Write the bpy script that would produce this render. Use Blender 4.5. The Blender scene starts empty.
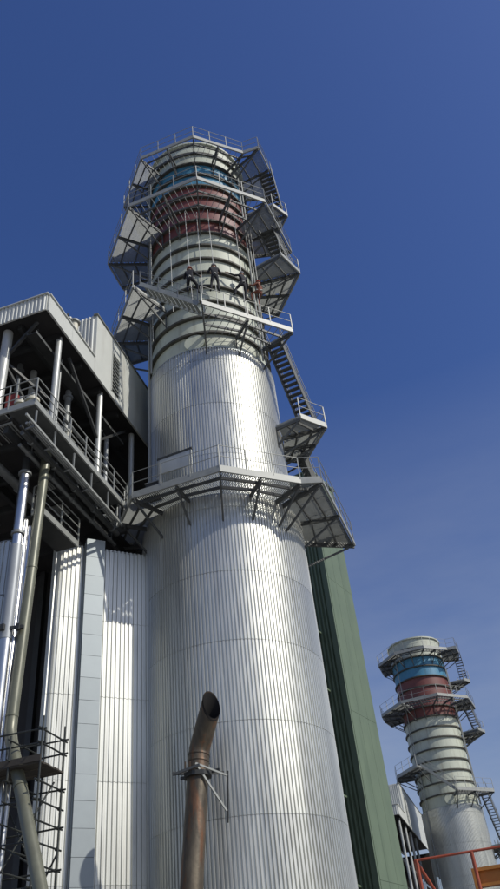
import bpy, bmesh, math, random
from mathutils import Vector, Matrix
random.seed(7)
sc = bpy.context.scene
COL = sc.collection
R = math.radians

# ------------------------------------------------------------------ camera
cam_d = bpy.data.cameras.new('camera'); cam = bpy.data.objects.new('camera', cam_d); COL.objects.link(cam)
cam_d.sensor_fit = 'VERTICAL'; cam_d.sensor_height = 24.0; cam_d.lens = 775.0 / 889.0 * 24.0
cam_d.clip_start = 0.1; cam_d.clip_end = 5000
rt = Vector((0.94294485, 0.32102479, -0.08830685)); dn = Vector((-0.26804291, 0.57460561, -0.77329257)); fw = Vector((-0.19750447, 0.75284227, 0.62786982))
m3 = Matrix((rt, -dn, -fw)).transposed()
cam.matrix_world = Matrix.Translation((0, 0, 1.6)) @ m3.to_4x4()
sc.camera = cam

# ------------------------------------------------------------------ sky, sun, exposure
SUN_AZ, SUN_EL = 102.0, 40.0
w = bpy.data.worlds.new('World'); sc.world = w; w.use_nodes = True
nt = w.node_tree; nt.nodes.clear()
out = nt.nodes.new('ShaderNodeOutputWorld'); bg = nt.nodes.new('ShaderNodeBackground')
sky = nt.nodes.new('ShaderNodeTexSky'); sky.sky_type = 'NISHITA'; sky.sun_disc = False
sky.sun_elevation = R(SUN_EL); sky.sun_rotation = R(SUN_AZ); sky.altitude = 0; sky.air_density = 1.3; sky.dust_density = 1.7; sky.ozone_density = 8
bg.inputs['Strength'].default_value = 0.1
hs = nt.nodes.new('ShaderNodeHueSaturation'); hs.inputs['Saturation'].default_value = 1.12; hs.inputs['Hue'].default_value = 0.516
nt.links.new(sky.outputs[0], hs.inputs['Color'])
# thin cirrus veil low in the sky
tcw = nt.nodes.new('ShaderNodeTexCoord'); mpw = nt.nodes.new('ShaderNodeMapping'); mpw.inputs['Scale'].default_value = (1.6, 1.6, 6.0)
nzw = nt.nodes.new('ShaderNodeTexNoise'); nzw.inputs['Scale'].default_value = 1.7; nzw.inputs['Detail'].default_value = 8; nzw.inputs['Roughness'].default_value = 0.58
nt.links.new(tcw.outputs['Generated'], mpw.inputs['Vector']); nt.links.new(mpw.outputs[0], nzw.inputs['Vector'])
rpw = nt.nodes.new('ShaderNodeMapRange'); rpw.inputs[1].default_value = 0.25; rpw.inputs[2].default_value = 0.8; rpw.inputs[3].default_value = 0.30; rpw.inputs[4].default_value = 0.85; nt.links.new(nzw.outputs['Fac'], rpw.inputs[0])
spw = nt.nodes.new('ShaderNodeSeparateXYZ'); nt.links.new(tcw.outputs['Generated'], spw.inputs[0])
elw = nt.nodes.new('ShaderNodeMapRange'); elw.inputs[1].default_value = 0.66; elw.inputs[2].default_value = 0.02; elw.inputs[3].default_value = 0.0; elw.inputs[4].default_value = 1.08
nt.links.new(spw.outputs['Z'], elw.inputs[0])
mlw = nt.nodes.new('ShaderNodeMath'); mlw.operation = 'MULTIPLY'; nt.links.new(rpw.outputs[0], mlw.inputs[0]); nt.links.new(elw.outputs[0], mlw.inputs[1])
mxw = nt.nodes.new('ShaderNodeMix'); mxw.data_type = 'RGBA'; mxw.inputs[7].default_value = (4.6, 5.0, 5.6, 1)
nt.links.new(mlw.outputs[0], mxw.inputs[0]); nt.links.new(hs.outputs[0], mxw.inputs[6])
nt.links.new(mxw.outputs[2], bg.inputs['Color']); nt.links.new(bg.outputs[0], out.inputs['Surface'])
sd = bpy.data.lights.new('sun', 'SUN'); sd.energy = 3.4; sd.angle = R(0.53); sd.color = (1.0, 0.95, 0.87)
sun = bpy.data.objects.new('sun', sd); COL.objects.link(sun)
sdir = Vector((math.sin(R(SUN_AZ)) * math.cos(R(SUN_EL)), math.cos(R(SUN_AZ)) * math.cos(R(SUN_EL)), math.sin(R(SUN_EL))))
sun.rotation_euler = sdir.to_track_quat('Z', 'Y').to_euler(); sun.location = sdir * 120
sc.view_settings.view_transform = 'Standard'; sc.view_settings.look = 'None'
sc.view_settings.exposure = 0.0; sc.view_settings.gamma = 1.0; sc.view_settings.use_curve_mapping = False

# ------------------------------------------------------------------ materials
MAT = {}
def mat(name, col, rough=0.6, metal=0.0, var=0.12, scale=1.5, stretch=(1, 1, 1), dirt=None, dirt_amt=0.0, bump=0.0, bscale=20, objvar=0.0, spec=0.5):
    m = bpy.data.materials.new(name); m.use_nodes = True
    n = m.node_tree.nodes; l = m.node_tree.links; b = n['Principled BSDF']
    tc = n.new('ShaderNodeTexCoord'); mp = n.new('ShaderNodeMapping'); mp.inputs['Scale'].default_value = stretch
    l.new(tc.outputs['Object'], mp.inputs['Vector'])
    nz = n.new('ShaderNodeTexNoise'); nz.inputs['Scale'].default_value = scale; nz.inputs['Detail'].default_value = 7; nz.inputs['Roughness'].default_value = 0.62
    l.new(mp.outputs[0], nz.inputs['Vector'])
    rp = n.new('ShaderNodeValToRGB'); l.new(nz.outputs['Fac'], rp.inputs['Fac'])
    rp.color_ramp.elements[0].position = 0.28; rp.color_ramp.elements[1].position = 0.72
    lo = [max(0, c * (1 - var)) for c in col]; hi = [min(1, c * (1 + var)) for c in col]
    rp.color_ramp.elements[0].color = (*lo, 1); rp.color_ramp.elements[1].color = (*hi, 1)
    cur = rp.outputs['Color']; rvar = None
    if dirt:
        n2 = n.new('ShaderNodeTexNoise'); n2.inputs['Scale'].default_value = scale * 0.7; n2.inputs['Detail'].default_value = 9; n2.inputs['Roughness'].default_value = 0.7
        mp2 = n.new('ShaderNodeMapping'); mp2.inputs['Scale'].default_value = (3, 3, 0.35); mp2.inputs['Location'].default_value = (3.1, 7.7, 1.3)
        l.new(tc.outputs['Object'], mp2.inputs['Vector']); l.new(mp2.outputs[0], n2.inputs['Vector'])
        r2 = n.new('ShaderNodeValToRGB'); r2.color_ramp.elements[0].position = 0.5; r2.color_ramp.elements[1].position = 0.75
        r2.color_ramp.elements[0].color = (0, 0, 0, 1); r2.color_ramp.elements[1].color = (dirt_amt,) * 3 + (1,)
        l.new(n2.outputs['Fac'], r2.inputs['Fac'])
        mx = n.new('ShaderNodeMix'); mx.data_type = 'RGBA'; l.new(r2.outputs['Color'], mx.inputs[0]); l.new(cur, mx.inputs[6]); mx.inputs[7].default_value = (*dirt, 1)
        cur = mx.outputs[2]
    if objvar:
        oi = n.new('ShaderNodeObjectInfo'); mr = n.new('ShaderNodeMapRange'); mr.inputs[3].default_value = 1 - objvar; mr.inputs[4].default_value = 1 + objvar * 0.6
        l.new(oi.outputs['Random'], mr.inputs[0])
        if metal > 0.5: rvar = oi
        hv = n.new('ShaderNodeHueSaturation'); l.new(mr.outputs[0], hv.inputs['Value']); l.new(cur, hv.inputs['Color']); cur = hv.outputs['Color']
    l.new(cur, b.inputs['Base Color'])
    b.inputs['Metallic'].default_value = metal
    b.inputs['Specular IOR Level'].default_value = spec
    rr = n.new('ShaderNodeMapRange'); rr.inputs[3].default_value = max(0.03, rough - 0.08); rr.inputs[4].default_value = min(1, rough + 0.1)
    l.new(nz.outputs['Fac'], rr.inputs[0])
    if rvar:
        ad = n.new('ShaderNodeMath'); ad.operation = 'MULTIPLY_ADD'; ad.inputs[1].default_value = 0.10
        l.new(rvar.outputs['Random'], ad.inputs[0]); l.new(rr.outputs[0], ad.inputs[2]); l.new(ad.outputs[0], b.inputs['Roughness'])
    else: l.new(rr.outputs[0], b.inputs['Roughness'])
    if bump:
        bn = n.new('ShaderNodeTexNoise'); bn.inputs['Scale'].default_value = bscale; bn.inputs['Detail'].default_value = 4
        l.new(tc.outputs['Object'], bn.inputs['Vector'])
        bm_ = n.new('ShaderNodeBump'); bm_.inputs['Strength'].default_value = bump; bm_.inputs['Distance'].default_value = 0.02
        l.new(bn.outputs['Fac'], bm_.inputs['Height']); l.new(bm_.outputs[0], b.inputs['Normal'])
    MAT[name] = m
    return m
mat('aluminium', (0.60, 0.605, 0.55), 0.38, 0.72, 0.10, 0.9, (1.5, 1.5, 0.25), dirt=(0.30, 0.30, 0.28), dirt_amt=0.55, bump=0.06, bscale=3, objvar=0.09)
mat('aluminium_trim', (0.31, 0.345, 0.35), 0.5, 0.4, 0.06, 1.5, objvar=0.07, bump=0.08, bscale=2.5)
mat('cream_paint', (0.47, 0.50, 0.405), 0.55, 0, 0.10, 1.2, (1, 1, 0.4), dirt=(0.22, 0.19, 0.13), dirt_amt=0.75)
mat('red_paint', (0.155, 0.046, 0.036), 0.5, 0, 0.15, 1.2, dirt=(0.10, 0.05, 0.04), dirt_amt=0.5)
mat('blue_paint', (0.06, 0.22, 0.34), 0.45, 0, 0.15, 1.2, dirt=(0.05, 0.09, 0.11), dirt_amt=0.5)
mat('bracket_steel', (0.10, 0.105, 0.10), 0.6, 0.3, 0.2, 3)
mat('ring_steel', (0.075, 0.072, 0.058), 0.7, 0.2, 0.3, 3)
mat('galvanised', (0.22, 0.23, 0.22), 0.5, 0.35, 0.15, 3, objvar=0.08)
mat('galvanised_pale', (0.29, 0.30, 0.275), 0.5, 0.15, 0.12, 4)
mat('deck_plate', (0.27, 0.285, 0.265), 0.6, 0.25, 0.18, 1.6, objvar=0.10)
mat('dark_steel', (0.045, 0.047, 0.045), 0.55, 0.3, 0.25, 2)
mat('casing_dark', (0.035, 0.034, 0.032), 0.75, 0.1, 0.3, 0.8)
mat('roof_white', (0.53, 0.545, 0.50), 0.5, 0, 0.05, 0.8, dirt=(0.36, 0.35, 0.30), dirt_amt=0.6, objvar=0.03)
mat('column_paint', (0.42, 0.43, 0.40), 0.4, 0.2, 0.08, 2)
mat('chrome_pipe', (0.55, 0.55, 0.53), 0.3, 1.0, 0.05, 2)
mat('olive_paint', (0.145, 0.148, 0.105), 0.38, 0.2, 0.12, 2, dirt=(0.10, 0.09, 0.05), dirt_amt=0.5)
mat('rust_brown', (0.085, 0.070, 0.048), 0.5, 0.45, 0.5, 2.2, (1.5, 1.5, 0.5), dirt=(0.20, 0.075, 0.025), dirt_amt=1.0, bump=0.35, bscale=9)
mat('soot', (0.012, 0.011, 0.010), 0.9, 0, 0.3, 3)
mat('green_cladding', (0.118, 0.16, 0.10), 0.55, 0.0, 0.07, 0.6, dirt=(0.075, 0.11, 0.065), dirt_amt=0.8, objvar=0.03)
mat('orange_paint', (0.30, 0.06, 0.025), 0.45, 0, 0.15, 3)
mat('amber_paint', (0.42, 0.17, 0.03), 0.45, 0, 0.1, 3)
mat('scaffold_tube', (0.05, 0.055, 0.05), 0.5, 0.6, 0.3, 5)
mat('timber_dark', (0.05, 0.043, 0.033), 0.8, 0, 0.3, 4)
mat('ivory', (0.55, 0.53, 0.42), 0.5, 0, 0.1, 3)
mat('grey_tank', (0.30, 0.32, 0.33), 0.45, 0.2, 0.1, 1)
mat('pale_blue', (0.45, 0.55, 0.62), 0.5, 0.1, 0.08, 2)
mat('rope_white', (0.55, 0.55, 0.50), 0.8)
mat('cloth_dark', (0.016, 0.017, 0.022), 0.85, 0, 0.3, 12, bump=0.2)
mat('cloth_orange', (0.15, 0.05, 0.028), 0.85, 0, 0.2, 12)
mat('helmet_red', (0.25, 0.05, 0.03), 0.4)
mat('helmet_grey', (0.20, 0.20, 0.20), 0.4)
mat('skin', (0.35, 0.2, 0.13), 0.6)
mat('concrete_ground', (0.26, 0.25, 0.235), 0.85, 0, 0.18, 0.15, dirt=(0.15, 0.14, 0.13), dirt_amt=0.6)
mat('red_vest', (0.2, 0.02, 0.015), 0.7)

# ------------------------------------------------------------------ helpers
ORG = {}
class MB:
    def __init__(s): s.v = []; s.f = []
    def add(s, vs, fs):
        o = len(s.v); s.v += [Vector(p) for p in vs]; s.f += [[i + o for i in f] for f in fs]; return s
    def box(s, c, d):
        x, y, z = c; a, b, e = d[0] / 2, d[1] / 2, d[2] / 2
        return s.add([(x + i * a, y + j * b, z + k * e) for k in (-1, 1) for i, j in ((-1, -1), (1, -1), (1, 1), (-1, 1))],
                     [(3, 2, 1, 0), (4, 5, 6, 7), (0, 1, 5, 4), (1, 2, 6, 5), (2, 3, 7, 6), (3, 0, 4, 7)])
    def bar(s, p, q, wd, ht, up=(0, 0, 1)):
        p, q = Vector(p), Vector(q); d = (q - p).normalized(); u = Vector(up)
        if abs(d.dot(u)) > 0.98: u = Vector((1, 0, 0))
        sd_ = d.cross(u).normalized() * wd / 2; uu = sd_.cross(d).normalized() * ht / 2
        return s.add([p - sd_ - uu, p + sd_ - uu, p + sd_ + uu, p - sd_ + uu, q - sd_ - uu, q + sd_ - uu, q + sd_ + uu, q - sd_ + uu],
                     [(3, 2, 1, 0), (4, 5, 6, 7), (0, 1, 5, 4), (1, 2, 6, 5), (2, 3, 7, 6), (3, 0, 4, 7)])
    def tube(s, pts, r, n=10, caps=(True, True), rs=None):
        pts = [Vector(p) for p in pts]; rings = []
        o = len(s.v); ref = None
        for i, p in enumerate(pts):
            d = (pts[min(i + 1, len(pts) - 1)] - pts[max(i - 1, 0)]).normalized()
            if ref is None:
                ref = Vector((0, 0, 1)) if abs(d.z) < 0.9 else Vector((1, 0, 0))
            a = (ref - d * ref.dot(d)).normalized(); b = d.cross(a); ref = a
            rad = rs[i] if rs else r
            if 0 < i < len(pts) - 1:
                e = (pts[i + 1] - p).normalized().dot((p - pts[i - 1]).normalized()); rad = rad / max(0.6, math.sqrt((1 + e) / 2))
            s.v += [p + (a * math.cos(t) + b * math.sin(t)) * rad for t in [2 * math.pi * k / n for k in range(n)]]
        for i in range(len(pts) - 1):
            for k in range(n):
                s.f.append([o + i * n + k, o + i * n + (k + 1) % n, o + (i + 1) * n + (k + 1) % n, o + (i + 1) * n + k])
        if caps[0]: s.f.append([o + k for k in reversed(range(n))])
        if caps[1]: s.f.append([o + (len(pts) - 1) * n + k for k in range(n)])
        return s
    def prism(s, poly, z0, z1):
        n = len(poly); o = len(s.v)
        s.v += [Vector((x, y, z0)) for x, y in poly] + [Vector((x, y, z1)) for x, y in poly]
        s.f.append([o + i for i in reversed(range(n))]); s.f.append([o + n + i for i in range(n)])
        for i in range(n): s.f.append([o + i, o + (i + 1) % n, o + n + (i + 1) % n, o + n + i])
        return s
    def ribbed(s, line, z0, z1, closed=True, lip=0.0):
        """vertical sheet following a plan line (list of xy)"""
        n = len(line); o = len(s.v)
        s.v += [Vector((x, y, z0)) for x, y in line] + [Vector((x, y, z1)) for x, y in line]
        for i in range(n if closed else n - 1):
            j = (i + 1) % n; s.f.append([o + i, o + j, o + n + j, o + n + i])
        return s
    def mesh(s, name, m, origin=Vector((0, 0, 0)), smooth=False):
        me = bpy.data.meshes.new(name); me.from_pydata([tuple(p - origin) for p in s.v], [], s.f)
        bm = bmesh.new(); bm.from_mesh(me); bmesh.ops.recalc_face_normals(bm, faces=bm.faces); bm.to_mesh(me); bm.free()
        me.materials.append(MAT[m])
        if smooth:
            for p in me.polygons: p.use_smooth = True
            me.set_sharp_from_angle(angle=R(40))
        return me
    def build(s, name, m, parent=None, smooth=False):
        og = ORG.get(parent.name, Vector((0, 0, 0))) if parent else Vector((0, 0, 0))
        o = bpy.data.objects.new(name, s.mesh(name, m, og, smooth)); COL.objects.link(o)
        if parent: o.parent = parent
        ORG[o.name] = og
        return o
def tag(o, label=None, cat=None, group=None, kind=None):
    if label: o['label'] = label
    if cat: o['category'] = cat
    if group: o['group'] = group
    if kind: o['kind'] = kind
    return o
def thing(name, label, cat, loc=(0, 0, 0), group=None):
    o = bpy.data.objects.new(name, None); COL.objects.link(o); o.location = loc; o.empty_display_size = 0.3
    ORG[o.name] = Vector(loc)
    return tag(o, label, cat, group)
def inst(me, name, parent, loc, rz=0.0, scale=None):
    o = bpy.data.objects.new(name, me); COL.objects.link(o); o.parent = parent
    o.location = Vector(loc) - ORG[parent.name]; o.rotation_euler = (0, 0, rz)
    if scale: o.scale = scale
    ORG[o.name] = Vector(loc)
    return o
def solo(mb, name, m, label, cat, group=None, smooth=False, kind=None):
    o = mb.build(name, m, None, smooth)
    # put the origin at the thing's base
    vs = mb.v; base = Vector((sum(p.x for p in vs) / len(vs), sum(p.y for p in vs) / len(vs), min(p.z for p in vs)))
    o.data.transform(Matrix.Translation(-base)); o.location = base
    return tag(o, label, cat, group, kind)
def copy_tree(o, parent=None):
    c = o.copy(); COL.objects.link(c); c.parent = parent
    for ch in list(o.children): copy_tree(ch, c)
    return c
def pol(az, r): return (math.sin(R(az)) * r, math.cos(R(az)) * r)

post_me = MB().box((0, 0, 0.54), (0.04, 0.04, 1.08)).mesh('rail_post', 'galvanised_pale')
def railing(parent, pts, h=1.1, step=1.15, rails=(1.1, 0.75, 0.4), closed=False, m='galvanised_pale', toe=True, rad=0.02):
    """posts, rails and toe board along a 3-D polyline"""
    pts = [Vector(p) for p in pts]
    for i in range(len(pts) - 1):
        a, b = pts[i], pts[i + 1]; L = (b - a).length; k = max(1, round(L / step))
        ang = math.atan2((b - a).y, (b - a).x)
        for j in range(k + (1 if i == len(pts) - 2 else 0)):
            inst(post_me, 'rail_post', parent, a.lerp(b, j / k), ang, (1, 1, h / 1.1))
        mb = MB()
        for rh in rails:
            mb.tube([a + Vector((0, 0, rh * h / 1.1)), b + Vector((0, 0, rh * h / 1.1))], rad, 6)
        mb.build('handrail', m, parent)
        if toe:
            MB().bar(a + Vector((0, 0, 0.08)), b + Vector((0, 0, 0.08)), 0.012, 0.12).build('toe_board', m, parent)

# ------------------------------------------------------------------ ground
g = MB()
xs = [-3000, -120, 120, 3000]; ys = [-3000, 55, 70, 3000]; zs = [0, 0, -7.1, -7.1]
gv = [(x, y, z) for y, z in zip(ys, zs) for x in xs]
g.add(gv, [(j * 4 + i, j * 4 + i + 1, j * 4 + i + 5, j * 4 + i + 4) for j in range(3) for i in range(3)])
tag(g.build('ground', 'concrete_ground'), kind='structure')

# ------------------------------------------------------------------ stack
def rib_circle(r, n, depth, ph=0.0, prof=((0.0, 0), (0.30, 0), (0.42, 1), (0.88, 1))):
    line = []
    for k in range(n):
        for t, h in prof:
            a = 2 * math.pi * (k + t + ph) / n; rr = r + depth * h
            line.append((math.sin(a) * rr, math.cos(a) * rr))
    return line

SHEETS = 14
def clad_course(parent, r, z0, z1, n, depth=0.042):
    """one course of ribbed sheets; the sheets share a mesh and are set round the shell"""
    line = rib_circle(r, n, depth)[:4 * (n // SHEETS)]
    a = 2 * math.pi / SHEETS; line.append((math.sin(a) * r, math.cos(a) * r)); N = len(line); mb = MB()
    inner = [(x - x / math.hypot(x, y) * .02, y - y / math.hypot(x, y) * .02) for x, y in line]
    for ln, z in ((inner, z0), (inner, z0 + 0.02), (line, z0 + 0.02), (line, z1)):
        mb.v += [Vector((x, y, z)) for x, y in ln]
    for q in range(3):
        for i in range(N - 1): mb.f.append([q * N + i, q * N + i + 1, (q + 1) * N + i + 1, (q + 1) * N + i])
    me = mb.mesh('cladding_sheet', 'aluminium')
    for k in range(SHEETS):
        sc_ = 1 + random.uniform(0, .0015)
        inst(me, 'cladding_sheet', parent, (0, 0, 0), -a * k, (sc_, sc_, 1))

def shell_band(parent, r, z0, z1, m, name='shell_band', n=72):
    mb = MB().ribbed([pol(360 * k / n, r) for k in range(n)], z0, z1)
    o = mb.build(name, m, parent, smooth=True); return o

def ring(parent, r0, r1, z0, z1, m='ring_steel', name='stiffener_ring', n=72):
    mb = MB()
    for (rr, z) in ((r0, z0), (r1, z0), (r1, z1), (r0, z1)):
        mb.v += [Vector((*pol(360 * k / n, rr), z)) for k in range(n)]
    for q in range(4):
        for k in range(n):
            mb.f.append([q * n + k, q * n + (k + 1) % n, ((q + 1) % 4) * n + (k + 1) % n, ((q + 1) % 4) * n + k])
    return mb.build(name, m, parent, smooth=True)

def gallery(parent, z, rin, corners, brackets=True, rail_skip=(), drop=1.35, label=None, ends=(True, True), strut_in=0.0):
    """corners: list of (azimuth, radius) going round; the gallery's own mesh is its edge beam"""
    P = [Vector((*pol(a, r), z)) for a, r in corners]
    eb = MB()
    for i in range(len(P) - 1):
        eb.bar(P[i] + Vector((0, 0, -0.09)), P[i + 1] + Vector((0, 0, -0.09)), 0.07, 0.18)
    for e, i in ((0, 0), (1, len(P) - 1)):
        if ends[e]:
            a = corners[i][0]; q = Vector((*pol(a, rin), z))
            eb.bar(q + Vector((0, 0, -0.09)), P[i] + Vector((0, 0, -0.09)), 0.07, 0.178)
    part = eb.build('gallery', 'galvanised_pale', parent)
    if label: part['label'] = label
    for i in range(len(P) - 1):
        a0, r0 = corners[i]; a1, r1 = corners[i + 1]
        k = max(2, int(abs(a1 - a0) / 9)); sub = 2 if abs(a1 - a0) > 25 else 1
        for sI in range(sub):
            f0, f1 = sI / sub, (sI + 1) / sub
            p0 = P[i].lerp(P[i + 1], f0); p1 = P[i].lerp(P[i + 1], f1); b0 = a0 + (a1 - a0) * f0; b1 = a0 + (a1 - a0) * f1
            q = 0.985
            poly = [(p0.x * q, p0.y * q), (p1.x * q, p1.y * q)] + [pol(b1 + (b0 - b1) * t / k, rin) for t in range(k + 1)]
            # keep a hairline joint between neighbouring plates
            cx_ = sum(p[0] for p in poly) / len(poly); cy_ = sum(p[1] for p in poly) / len(poly)
            poly = [(cx_ + (x - cx_) * 0.99, cy_ + (y - cy_) * 0.99) for x, y in poly]
            gb = MB(); am = R((a0 + a1) / 2); rd = Vector((math.sin(am), math.cos(am), 0)); td = Vector((rd.y, -rd.x, 0))
            ts = [Vector((*p, 0)).dot(td) for p in poly]; tt_ = min(ts) + 0.02
            front = 112 < (a0 + a1) / 2 < 207; gp = (.075 if z < 25 else .33) if front else .058
            while tt_ < max(ts):
                hits = []
                for e in range(len(poly)):
                    A_, B_ = Vector((*poly[e], 0)), Vector((*poly[(e + 1) % len(poly)], 0)); u0, u1 = A_.dot(td), B_.dot(td)
                    if (u0 - tt_) * (u1 - tt_) < 0: hits.append(A_.lerp(B_, (tt_ - u0) / (u1 - u0)).dot(rd))
                if len(hits) >= 2 and max(hits) - min(hits) > .04:
                    gb.bar(td * tt_ + rd * min(hits) + Vector((0, 0, z - .035)), td * tt_ + rd * max(hits) + Vector((0, 0, z - .035)), .011, .05 if front and z > 25 else .06)
                tt_ += gp
            if gb.v: gb.build('deck_grating', 'deck_plate', part)
            # purlins under the plate
            mb = MB()
            for t in (0.35, 0.7):
                u0 = Vector((*pol(b0, rin), z)).lerp(p0, t); u1 = Vector((*pol(b1, rin), z)).lerp(p1, t)
                mb.bar(u0 + Vector((0, 0, -0.12)), u1 + Vector((0, 0, -0.12)), 0.06, 0.12)
            mb.build('purlin', 'bracket_steel', part)
    if brackets:
        spots = []
        for i in range(len(P)):
            spots.append((corners[i][0], P[i]))
            if i < len(P) - 1 and abs(corners[i + 1][0] - corners[i][0]) > 25:
                spots.append(((corners[i][0] + corners[i + 1][0]) / 2, P[i].lerp(P[i + 1], 0.5)))
        for a, p in spots:
            q = Vector((*pol(a, rin - 0.02), z)); pe = q.lerp(p, 0.985); mb = MB()
            mb.bar(q + Vector((0, 0, -0.2)), pe + Vector((0, 0, -0.2)), 0.07, 0.18)
            lo = q + Vector((0, 0, -drop)); mb.bar(lo, q.lerp(p, 0.88) + Vector((0, 0, -0.3)), 0.065, 0.08)
            mb.bar(lo + Vector((0, 0, -0.15)), q + Vector((0, 0, -0.1)), 0.07, 0.05)
            mb.build('bracket', 'bracket_steel', part)
    run = []
    for i in range(len(P) - 1):
        if i in rail_skip:
            if len(run) > 1: railing(part, run, rails=(1.1, .58), rad=.015)
            run = []
            continue
        if not run: run = [P[i]]
        run.append(P[i + 1])
    if len(run) > 1: railing(part, run, rails=(1.1, .58), rad=.015)
    return part

def stair(parent, p, q, width, side, n=None, rail=True, m='bracket_steel', depth=.2):
    """steep flight from p (low) to q (high); width is laid out along the vector side"""
    p, q = Vector(p), Vector(q); sv = Vector(side).normalized() * width / 2
    st = MB()
    for s_ in (-1, 1): st.bar(p + sv * s_, q + sv * s_, 0.05, 0.22)
    part = st.build('stair', m, parent)
    n = n or max(4, int((q.z - p.z) / 0.25)); run = Vector((q.x - p.x, q.y - p.y, 0)).normalized()
    for k in range(1, n):
        c = p.lerp(q, k / n); mb = MB().bar(c - sv * 0.97, c + sv * 0.97, depth, 0.035, up=(0, 0, 1)); mb.build('tread', m, part)
    if rail:
        mb = MB()
        for s_ in (-1, 1):
            for hh in (0.5, 0.95): mb.tube([p + sv * s_ * 1.04 + Vector((0, 0, hh)), q + sv * s_ * 1.04 + Vector((0, 0, hh))], 0.016, 6)
            m_ = max(2, int((q - p).length / 1.2))
            for k in range(m_ + 1):
                c = p.lerp(q, k / m_) + sv * s_ * 1.04; mb.bar(c, c + Vector((0, 0, 0.95)), 0.035, 0.035)
        mb.build('handrail', 'galvanised', part)
    return part

AXIS = (-8.629, 26.637, 0.0)
def make_stack():
    root = bpy.data.objects.new('exhaust_stack', None); COL.objects.link(root); ORG[root.name] = Vector((0, 0, 0))
    seams = [0.0, 2.0, 4.75, 7.49, 10.30, 13.05, 15.74, 18.55, 19.15]
    for a, b in zip(seams[:-1], seams[1:]): clad_course(root, 3.335, a, b, 168)
    MB().prism([pol(360 * k / 60, 3.36) for k in range(60)], 19.15, 19.20).build('cladding_cap', 'aluminium_trim', root)
    for a, b in zip([19.2, 21.4, 24.2, 26.9], [21.4, 24.2, 26.9, 27.62]): clad_course(root, 3.075, a, b, 154)
    MB().prism([pol(360 * k / 60, 3.13) for k in range(60)], 27.62, 27.67).build('cladding_cap', 'aluminium_trim', root)
    rs = 2.90; zr = [27.68 + i * 1.117 for i in range(9)]
    for i in range(8):
        shell_band(root, rs, zr[i], zr[i + 1], 'cream_paint')
    red = [zr[8] + i * 1.112 for i in range(5)]
    for i in range(4): shell_band(root, rs, red[i], red[i + 1], 'red_paint')
    blu = [red[4] + i * 1.15 for i in range(3)]
    for i in range(2): shell_band(root, rs, blu[i], blu[i + 1], 'blue_paint')
    top = [blu[2], blu[2] + 1.1, blu[2] + 2.2]
    for i in range(2): shell_band(root, rs, top[i], top[i + 1], 'cream_paint')
    for z in zr[1:] + red[1:] + blu[1:] + top[1:2]:
        ring(root, rs - 0.01, rs + 0.16, z - 0.06, z + 0.06)
    ring(root, rs - 0.25, rs + 0.16, top[2] - 0.06, top[2] + 0.08, 'cream_paint', 'rim')
    MB().ribbed([pol(360 * k / 48, rs - 0.26) for k in range(48)], 40, top[2]).build('flue_lining', 'soot', root)
    # manhole doors and nozzles on the bare shell
    def round_door(az, z, r=0.42):
        d = Vector((*pol(az, 1.0), 0)); c = d * (rs + 0.0) + Vector((0, 0, z))
        o = MB().tube([c - d * 0.05, c + d * 0.07], r, 20).build('access_hatch', 'cream_paint', root, smooth=True)
        MB().tube([c + d * 0.07, c + d * 0.10], r + 0.05, 20).build('hatch_flange', 'cream_paint', o, smooth=True)
    round_door(174, 28.22, .44)
    # conduits running up the shell
    for az, z0, z1 in ((222, 27.7, 44), (227, 19.3, 36.5), (104, 27.7, 42), (109, 27.7, 43.4)):
        x, y = pol(az, rs + 0.30); MB().tube([(x, y, z0), (x, y, z1)], 0.045, 7).build('conduit', 'galvanised_pale', root)
    # galleries
    G1 = gallery(root, 19.3, 3.18, [(258, 4.62), (250, 4.75), (205.5, 4.9), (161, 4.85), (121, 4.85), (114, 5.4), (59, 5.9)], label='lower wrap-round gallery with wide bay on the right', drop=1.5)
    gallery(root, 24.0, 3.14, [(100, 4.35), (86, 5.2), (57, 4.35)], label='small stair landing beside the corrugated cladding', drop=1.1)
    gallery(root, 28.7, 3.0, [(163.5, 4.95), (107, 4.95)], label='short gallery bay with one long pale edge beam', drop=1.5)
    gallery(root, 31.5, 3.0, [(268, 4.9), (248, 4.95), (203, 5.15)], label='left gallery bay above the stair flight', drop=1.3)
    gallery(root, 35.0, 3.0, [(103, 4.9), (85, 5.4), (50, 4.5)], label='stair landing at the white shell', drop=1.2)
    gallery(root, 38.0, 3.0, [(290, 4.9), (268, 4.95), (248, 5.3), (204.5, 5.4), (161, 5.4), (117.5, 5.25), (76, 5.2)], label='gallery round the red band', drop=1.5)
    gallery(root, 40.8, 3.0, [(92, 4.7), (81, 5.35), (60, 4.6)], label='small landing above the red band gallery', drop=1.1)
    gallery(root, 43.8, 3.0, [(292, 4.5), (250, 4.5), (205, 4.5), (161, 4.45), (120, 4.4), (114.5, 5.25), (97, 4.95), (74, 4.9)], label='topmost gallery below the rim', drop=1.3)
    # flights
    def pz(az, r, z): return Vector((*pol(az, r), z))
    stair(root, pz(84, 4.45, 24.0), pz(107, 3.85, 28.7), 0.7, (math.sin(R(97)), math.cos(R(97)), 0))
    stair(root, pz(164, 4.45, 28.75), pz(201, 4.6, 31.5), 0.75, (math.sin(R(183)), math.cos(R(183)), 0), n=12, m='deck_plate', depth=.13)
    stair(root, pz(84, 4.75, 35.0), pz(100, 4.2, 38.0), 0.75, (math.sin(R(92)), math.cos(R(92)), 0))
    stair(root, pz(80, 4.75, 40.8), pz(96, 4.65, 43.75), 0.75, (math.sin(R(90)), math.cos(R(90)), 0))
    stair(root, pz(62, 5.0, 19.3), pz(62, 4.0, 24.0), 0.7, (math.cos(R(62)), -math.sin(R(62)), 0))
    return root
stack = make_stack()
stack2 = copy_tree(stack)
stack.location = AXIS
OFF = Vector((2.33, 61.64, -7.1))
stack2.location = Vector(AXIS) + OFF
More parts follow.
